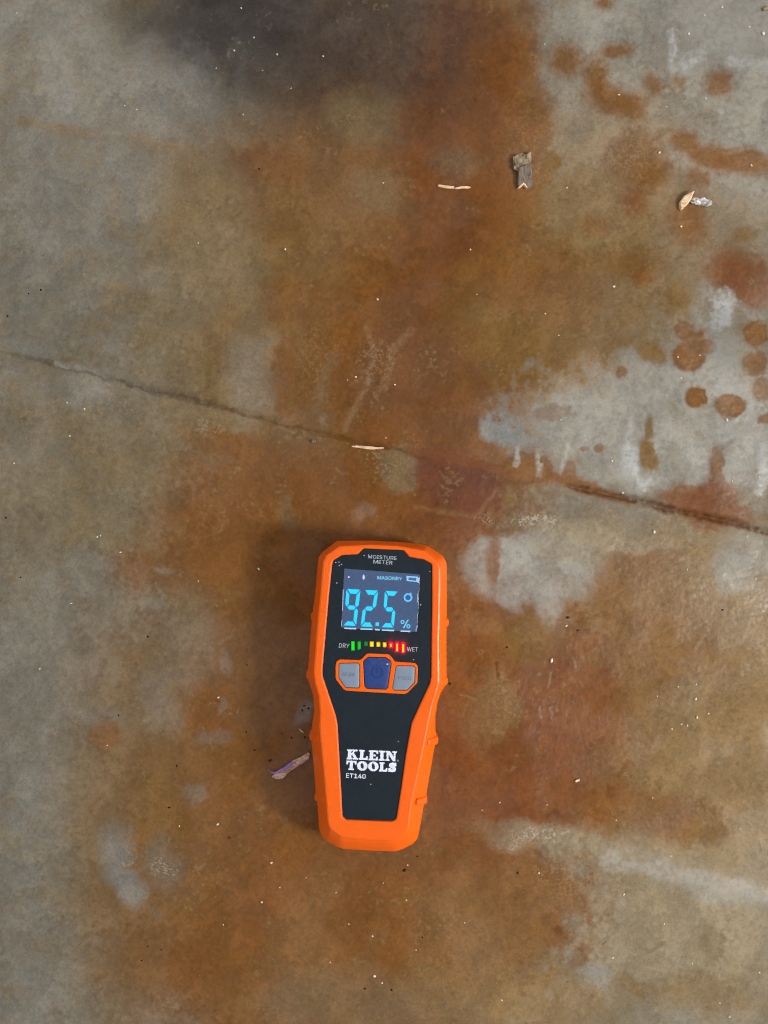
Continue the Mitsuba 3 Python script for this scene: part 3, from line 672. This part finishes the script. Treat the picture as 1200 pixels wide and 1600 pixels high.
SLAB = slab_letters()


def slab_word(key, word, a, b, cap):
    x, parts = 0.0, []
    for ch in word:
        g, w = SLAB[ch]
        parts.append(affinity.translate(g, x, 0))
        x += w + .075
    g = union_all(parts).buffer(.02).buffer(-.012)
    x0, y0 = P(*a, Z_PANEL)
    x1, y1 = P(*b, Z_PANEL)
    w = g.bounds[2] - g.bounds[0]
    k = math.hypot(x1 - x0, y1 - y0) / w
    g = affinity.scale(g, k, cap * UNIT * (CAM - Z_PANEL) / CAM, origin=(0, 0))
    g = affinity.rotate(g, math.degrees(math.atan2(y1 - y0, x1 - x0)), origin=(0, 0))
    g = affinity.translate(g, x0, y0)
    m = trimesh.util.concatenate([trimesh.creation.extrude_polygon(q, 0.00005, engine='earcut') for q in get_parts(g)])
    m.apply_translation([0, 0, zz(Z_PANEL) + .00001])
    put(key, m, 'white_print', False)


slab_word(M + '__logo_lettering', 'KLEIN', L(186, 314), L(856, 342), 15.4)
slab_word(M + '__logo_lettering', 'TOOLS', L(178, 456), L(850, 488), 14.4)
rm = Point(*P(*L(870, 333), Z_PANEL))
m = flat(union_all([rm.buffer(.0004).difference(rm.buffer(.00024)), rm.buffer(.0001)]), zz(Z_PANEL) + .00005)
put(M + '__trademark_sign', m, 'grey_print', False)
# crumbs of dust lying on the face
for (u, v) in ((524.5, 879), (529.5, 878.5), (533.5, 882), (530, 883.5), (526, 911), (527, 1164), (622.5, 1159), (579, 1226), (671.5, 893), (657, 945), (605, 1038), (646, 1031), (569, 868)):
    s = trimesh.creation.icosphere(1, 0.00035 if (u, v) != (605, 1038) else .0005)
    s.vertices *= rng.uniform(.6, 1.3, (len(s.vertices), 1)) * [1, .8, .5]
    zt = Z_PANEL if (u, v) not in ((605, 1038),) else ZB
    s.apply_translation([*P(u, v, zt), zz(zt) + .0001])
    put(M + '__dust_crumb', s, 'grey_print', True)

# ---------------------------------------------------------------- litter on the slab
def wood(a, b, freq, stretch):
    ca, cb = srgb(*a), srgb(*b)
    return {'type': 'principled', 'roughness': 0.7, 'base_color': mikit.proc(lambda p, n, uv: mix(ca, cb, smoothstep(0.3, 0.75, fbm(p.x * freq * stretch[0], p.y * freq * stretch[1], p.z * freq, 3))))}


scene['pale_wood'] = wood((236, 208, 172), (206, 166, 122), 900, (0.4, 2.4))
scene['grey_wood'] = wood((124, 108, 94), (96, 80, 68), 1200, (2.6, 0.5))
scene['cream_chip'] = wood((156, 138, 110), (116, 98, 78), 500, (1, 1))
scene['tan_chip'] = wood((214, 178, 156), (168, 130, 108), 800, (0.7, 1.6))
scene['violet_foil'] = {'type': 'principled', 'base_color': {'type': 'rgb', 'value': srgb(150, 118, 218)}, 'roughness': 0.3}
scene['pale_plastic'] = {'type': 'twosided', 'bsdf': {'type': 'principled', 'base_color': mikit.proc(lambda p, n, uv: mix(srgb(216, 210, 206), srgb(150, 138, 128), smoothstep(.35, .7, fbm(p.x * 900, p.y * 1500, 0., 3)))), 'roughness': 0.22}}
scene['white_grit'] = {'type': 'principled', 'base_color': {'type': 'rgb', 'value': srgb(222, 208, 184)}, 'roughness': 0.5}
scene['dark_grit'] = {'type': 'principled', 'base_color': {'type': 'rgb', 'value': srgb(26, 18, 12)}, 'roughness': 0.7}


def flake(pts, thick=0.0009, lift=0.0, bend=0.0, rough=0.00025, seed=0, r=0.0001):
    """A thin chip: the plan outline, thickened, tilted up towards its first point, bowed and worn."""
    g = poly(pts, 0.0, r)
    m = prism(g, 0, thick, thick * 0.3, 80)
    m = trimesh.util.concatenate([m, flat(g, 0, True)])
    m.merge_vertices()
    m = m.subdivide_to_size(0.0012)
    v = m.vertices
    c = np.array([g.centroid.x, g.centroid.y])
    d = np.array(P(*pts[0])) - c
    L_ = np.linalg.norm(d)
    t = (v[:, :2] - c) @ (d / L_) / L_
    q = np.column_stack([v[:, 0], v[:, 1], v[:, 2]]) * 900 + seed * 11.3
    v[:, 2] += lift * (t + 1) * 0.5 + bend * t ** 2 + rough * (meshkit.noise(q) - 0.5) * 2
    v[:, :2] += 0.00018 * (np.stack([meshkit.noise(q * 0.9 + 5), meshkit.noise(q * 0.9 + 9)], -1) - 0.5)
    m.vertices = v
    zc = floor_z(600 + c[0] / UNIT, 800 - c[1] / UNIT)
    m.apply_translation([0, 0, zc - v[:, 2].min() - 0.00005])
    return m


put('wood_splinter', flake([(549, 697), (556, 696), (578, 697.5), (588, 698.5), (600, 699), (599, 701.5), (589, 702), (578, 702.5), (562, 700), (550, 698.6)], .001, 0, .0002, seed=1), 'pale_wood', 40, 'pale wood splinter lying along the seam above the meter', 'splinter')
s2 = 'wood_splinter_001'
labels[s2] = {'label': 'thin pale wood splinter snapped in two on the brown stain near the top', 'category': 'splinter'}
put(s2 + '__left_half', flake([(684, 289.5), (690, 289.6), (700, 291), (709, 292), (710.5, 295.5), (700, 295.3), (690, 293.6), (684, 292.5)], .001, 0, 0, seed=2), 'pale_wood', 40)
put(s2 + '__right_half', flake([(736, 293.5), (730, 291.6), (720, 292), (711, 294), (711, 296), (720, 295.6), (730, 295.5)], .0009, 0, 0, seed=3), 'pale_wood', 40)
wc = 'wood_chip'
labels[wc] = {'label': 'grey-brown weathered wood chip with a forked lower end', 'category': 'wood chip'}
put(wc + '__shaft', flake([(809, 265), (830, 258), (830.5, 280), (831, 292), (826.5, 296), (824, 296.5), (817, 288.5), (811, 295), (808.5, 293), (808, 280)], .0016, .0012, 0, .0003, 4), 'grey_wood', 40)
put(wc + '__broken_head', flake([(801, 247), (809, 243), (816, 241.5), (820, 245), (828, 239), (830, 250), (826, 262), (818, 272), (808, 269), (802, 266), (801, 256)], .0016, .0004, .0004, .0009, 5), 'cream_chip', 40)
m = scene[wc + '__broken_head']
put(wc + '__split_tip', flake([(808.5, 295.5), (814, 290.5), (817, 287.5), (820, 290), (824, 296.5), (821, 295), (817, 290.6), (812, 294.5)], .0022, 0, 0, .0001, 6, 0), 'pale_wood', 40)
put('bark_chip', flake([(1081.5, 301.5), (1078, 312), (1073, 321), (1063, 329.5), (1060.5, 325), (1060, 318), (1066, 309), (1073, 305)], .0016, .0022, 0, .0003, 7), 'pale_wood', 40, 'pale peach wood chip leaning beside a crumpled clear scrap', 'wood chip')
put('plastic_scrap', flake([(1075, 315), (1084, 309), (1098, 309.5), (1105, 313), (1112, 317), (1109, 322), (1103, 324), (1090, 321), (1080, 319)], .0007, 0, .0006, .0011, 8), 'pale_plastic', True, 'crumpled shiny whitish plastic scrap beside the peach wood chip', 'scrap')
tc = 'torn_scrap'
labels[tc] = {'label': 'torn tan scrap with a violet strip beside the left side of the meter', 'category': 'scrap'}
put(tc + '__backing', flake([(425, 1212), (432, 1205), (446, 1197), (458, 1188), (472, 1181), (482, 1174), (485, 1176), (483, 1185), (472, 1193), (462, 1199), (455, 1203), (447, 1211), (441, 1216), (432, 1216)], .0011, .0004, .0008, .0005, 9), 'tan_chip', 40)
mm = flake([(420.5, 1197.5), (422, 1203), (428, 1205), (436, 1203.5), (446, 1196.5), (456, 1190), (463, 1188.5), (458, 1192.5), (446, 1201), (437, 1206), (427, 1207), (420.5, 1202)], .0005, .0006, .0006, .0004, 10)
mm.apply_translation([0, 0, .0011])
put(tc + '__violet_strip', mm, 'violet_foil', 40)
put('straw_piece', flake([(468, 1138.5), (471, 1141), (474.5, 1144), (473, 1144.8), (469.5, 1142), (467.5, 1139.5)], .0006, 0, 0, .0001, 11, 0), 'pale_wood', 40, 'tiny straw-coloured fibre just left of the meter waist', 'fibre')
put('stone_chip', flake([(898, 1221), (901, 1218), (906, 1217), (905, 1220), (900, 1222.5)], .0009, 0, 0, .0002, 12, 0), 'white_grit', 40, 'small whitish flake alone on the reddish stain right of the meter base', 'flake')
put('cream_fragment', flake([(1190, 14), (1196, 11.5), (1204, 11), (1204, 16), (1196, 17), (1192, 18)], .0012, 0, 0, .0003, 13, 0), 'cream_chip', 40, 'cream fragment cut by the upper right corner of the view', 'fragment')
put('grey_pebble', flake([(486, 690), (489, 687), (493, 688), (494, 691), (490, 693), (487, 692)], .0014, 0, 0, .0003, 14, 0), 'grey_wood', 40, 'small grey pebble in the seam left of the pale splinter', 'pebble')

# grit: one grain shape in a few variants, each grain an object of its own
GRAINS = []
for k in range(5):
    s = trimesh.creation.icosphere(1, 1.0)
    s.vertices *= (rng.uniform(.7, 1.2, (len(s.vertices), 1))) * [1, .75, .6]
    GRAINS.append(s)
PLY = {(k, b): mikit.ply(GRAINS[k], b, True) for k in range(5) for b in ('white_grit', 'dark_grit')}


def grain(u, v, size, bsdf, name, group, cat, label):
    key = numbered(name)
    z = floor_z(u, v)
    a = rng.uniform(0, 360)
    scene[key] = {**PLY[(int(rng.integers(5)), bsdf)], 'to_world': T().translate([*P(u, v), z + size * UNIT * 0.18]).rotate([0, 0, 1], a).scale(size * UNIT * 0.5)}
    labels[key] = {'label': label, 'category': cat, 'group': group}


ORD = 'first second third fourth fifth sixth seventh eighth ninth tenth eleventh twelfth thirteenth fourteenth fifteenth'.split()


def scatter(spots, scale, bsdf, name, what, group, cat):
    cells = {}
    for u, v, s in sorted(spots, key=lambda q: (q[1], q[0])):
        col = ['far left', 'left of middle', 'central', 'right of middle', 'far right'][min(4, int(u // 240))]
        row = ['top edge', 'upper quarter', 'second quarter', 'third quarter', 'lowest quarter'][0 if v < 100 else min(4, 1 + int(v // 400))]
        cells.setdefault((col, row), []).append((u, v, s))
    for (col, row), inside in cells.items():
        for k, (u, v, s) in enumerate(inside):
            where = f'{col} in the {row}'
            grain(u, v, s * scale, bsdf, name, group, cat, f'{what} {where}' + (f', {ORD[k]} from the top' if len(inside) > 1 else ''))


WHITE = [(27, 21, 3), (377, 13, 4), (397, 59, 3.5), (366, 79, 4), (338, 107, 3), (195, 165, 3), (214, 171, 3), (380, 179, 3), (310, 380, 3), (433, 85, 4), (505, 88, 4), (410, 110, 2.5), (455, 138, 2.5), (599, 286, 4), (446, 390, 4.5), (735, 390, 4),
         (851, 69, 3.5), (967, 148, 4.5), (1030, 239, 6), (886, 293, 4), (1064, 354, 5), (1103, 154, 4), (1041, 167, 3), (1076, 53, 5), (1128, 12, 5), (1101, 24, 4), (1171, 42, 4), (1192, 53, 8), (1174, 258, 5), (959, 448, 5.5), (852, 490, 4), (873, 524, 3), (590, 468, 5), (745, 460, 3), (556, 589, 4.5), (543, 594, 3), (617, 601, 4), (603, 684, 3),
         (1135, 656, 6.5), (1064, 591, 4), (1042, 618, 3), (876, 656, 4), (1059, 558, 4), (1093, 555, 3), (956, 720, 5), (973, 770, 5), (1144, 752, 4), (1186, 745, 3.5), (1022, 831, 7), (109, 681, 4), (132, 639, 4), (105, 629, 3.5), (22, 724, 3.5), (188, 863, 4), (152, 839, 4), (157, 837, 3.5), (111, 943, 3.5), (62, 1045, 3.5), (404, 889, 5), (310, 908, 3), (167, 1165, 3), (341, 1090, 5),
         (340, 1288, 5), (280, 1291, 3.5), (424, 1348, 5.5), (409, 1410, 5), (437, 1387, 3.5), (478, 1372, 2.5), (525, 1395, 3), (637, 1352, 3.5), (599, 1380, 2.5), (635, 1407, 4), (545, 1444, 3.5), (582, 1463, 4), (650, 1485, 3), (516, 1504, 3.5), (585, 1525, 7), (597, 1536, 4), (781, 1254, 3.5), (753, 1266, 3), (726, 1442, 3), (784, 1563, 4), (349, 1445, 3),
         (885, 978, 5), (1087, 1092, 6), (1089, 1121, 6), (1107, 1115, 4), (1065, 1132, 4), (1074, 1134, 5), (1050, 1139, 3.5), (1088, 1069, 3), (1027, 1088, 3), (1060, 1073, 2.5), (862, 1032, 9), (855, 1258, 3), (1020, 1247, 3), (963, 1282, 3.5), (975, 1398, 5), (842, 1364, 5), (1038, 1444, 4), (1187, 1520, 4), (1140, 1589, 5.5), (1125, 1568, 3.5), (1082, 1506, 3.5), (1048, 1338, 3), (958, 1497, 4), (1181, 904, 3.5), (1167, 838, 4), (1074, 890, 3.5)]
scatter(WHITE, 0.82, 'white_grit', 'grit_grain', 'tiny whitish grit grain', 'whitish grit grains scattered on the floor', 'grit grain')
DARK = [(475, 1103, 4), (482, 1107, 4), (472, 1110, 4), (440, 1146, 3), (455, 1153, 4), (476, 1152, 4), (385, 1144, 3.5), (398, 1172, 4), (422, 1188, 6), (632, 1360, 6), (652, 1338, 3.5), (358, 1309, 4), (264, 1262, 4.5), (231, 995, 4), (570, 1545, 4), (612, 1547, 4), (660, 1465, 3), (809, 1364, 4.5),
        (792, 1011, 4), (903, 985, 4), (887, 965, 6), (1129, 953, 4), (276, 1197, 3.5), (185, 1118, 3.5), (64, 453, 4), (45, 459, 3), (12, 494, 4), (405, 264, 4), (32, 902, 3), (231, 1479, 3), (252, 1484, 3), (221, 1501, 3), (703, 1068, 5), (386, 1039, 3), (9, 809, 4)]
scatter(DARK, 0.9, 'dark_grit', 'dark_crumb', 'tiny blackish crumb', 'blackish crumbs scattered on the floor', 'crumb')
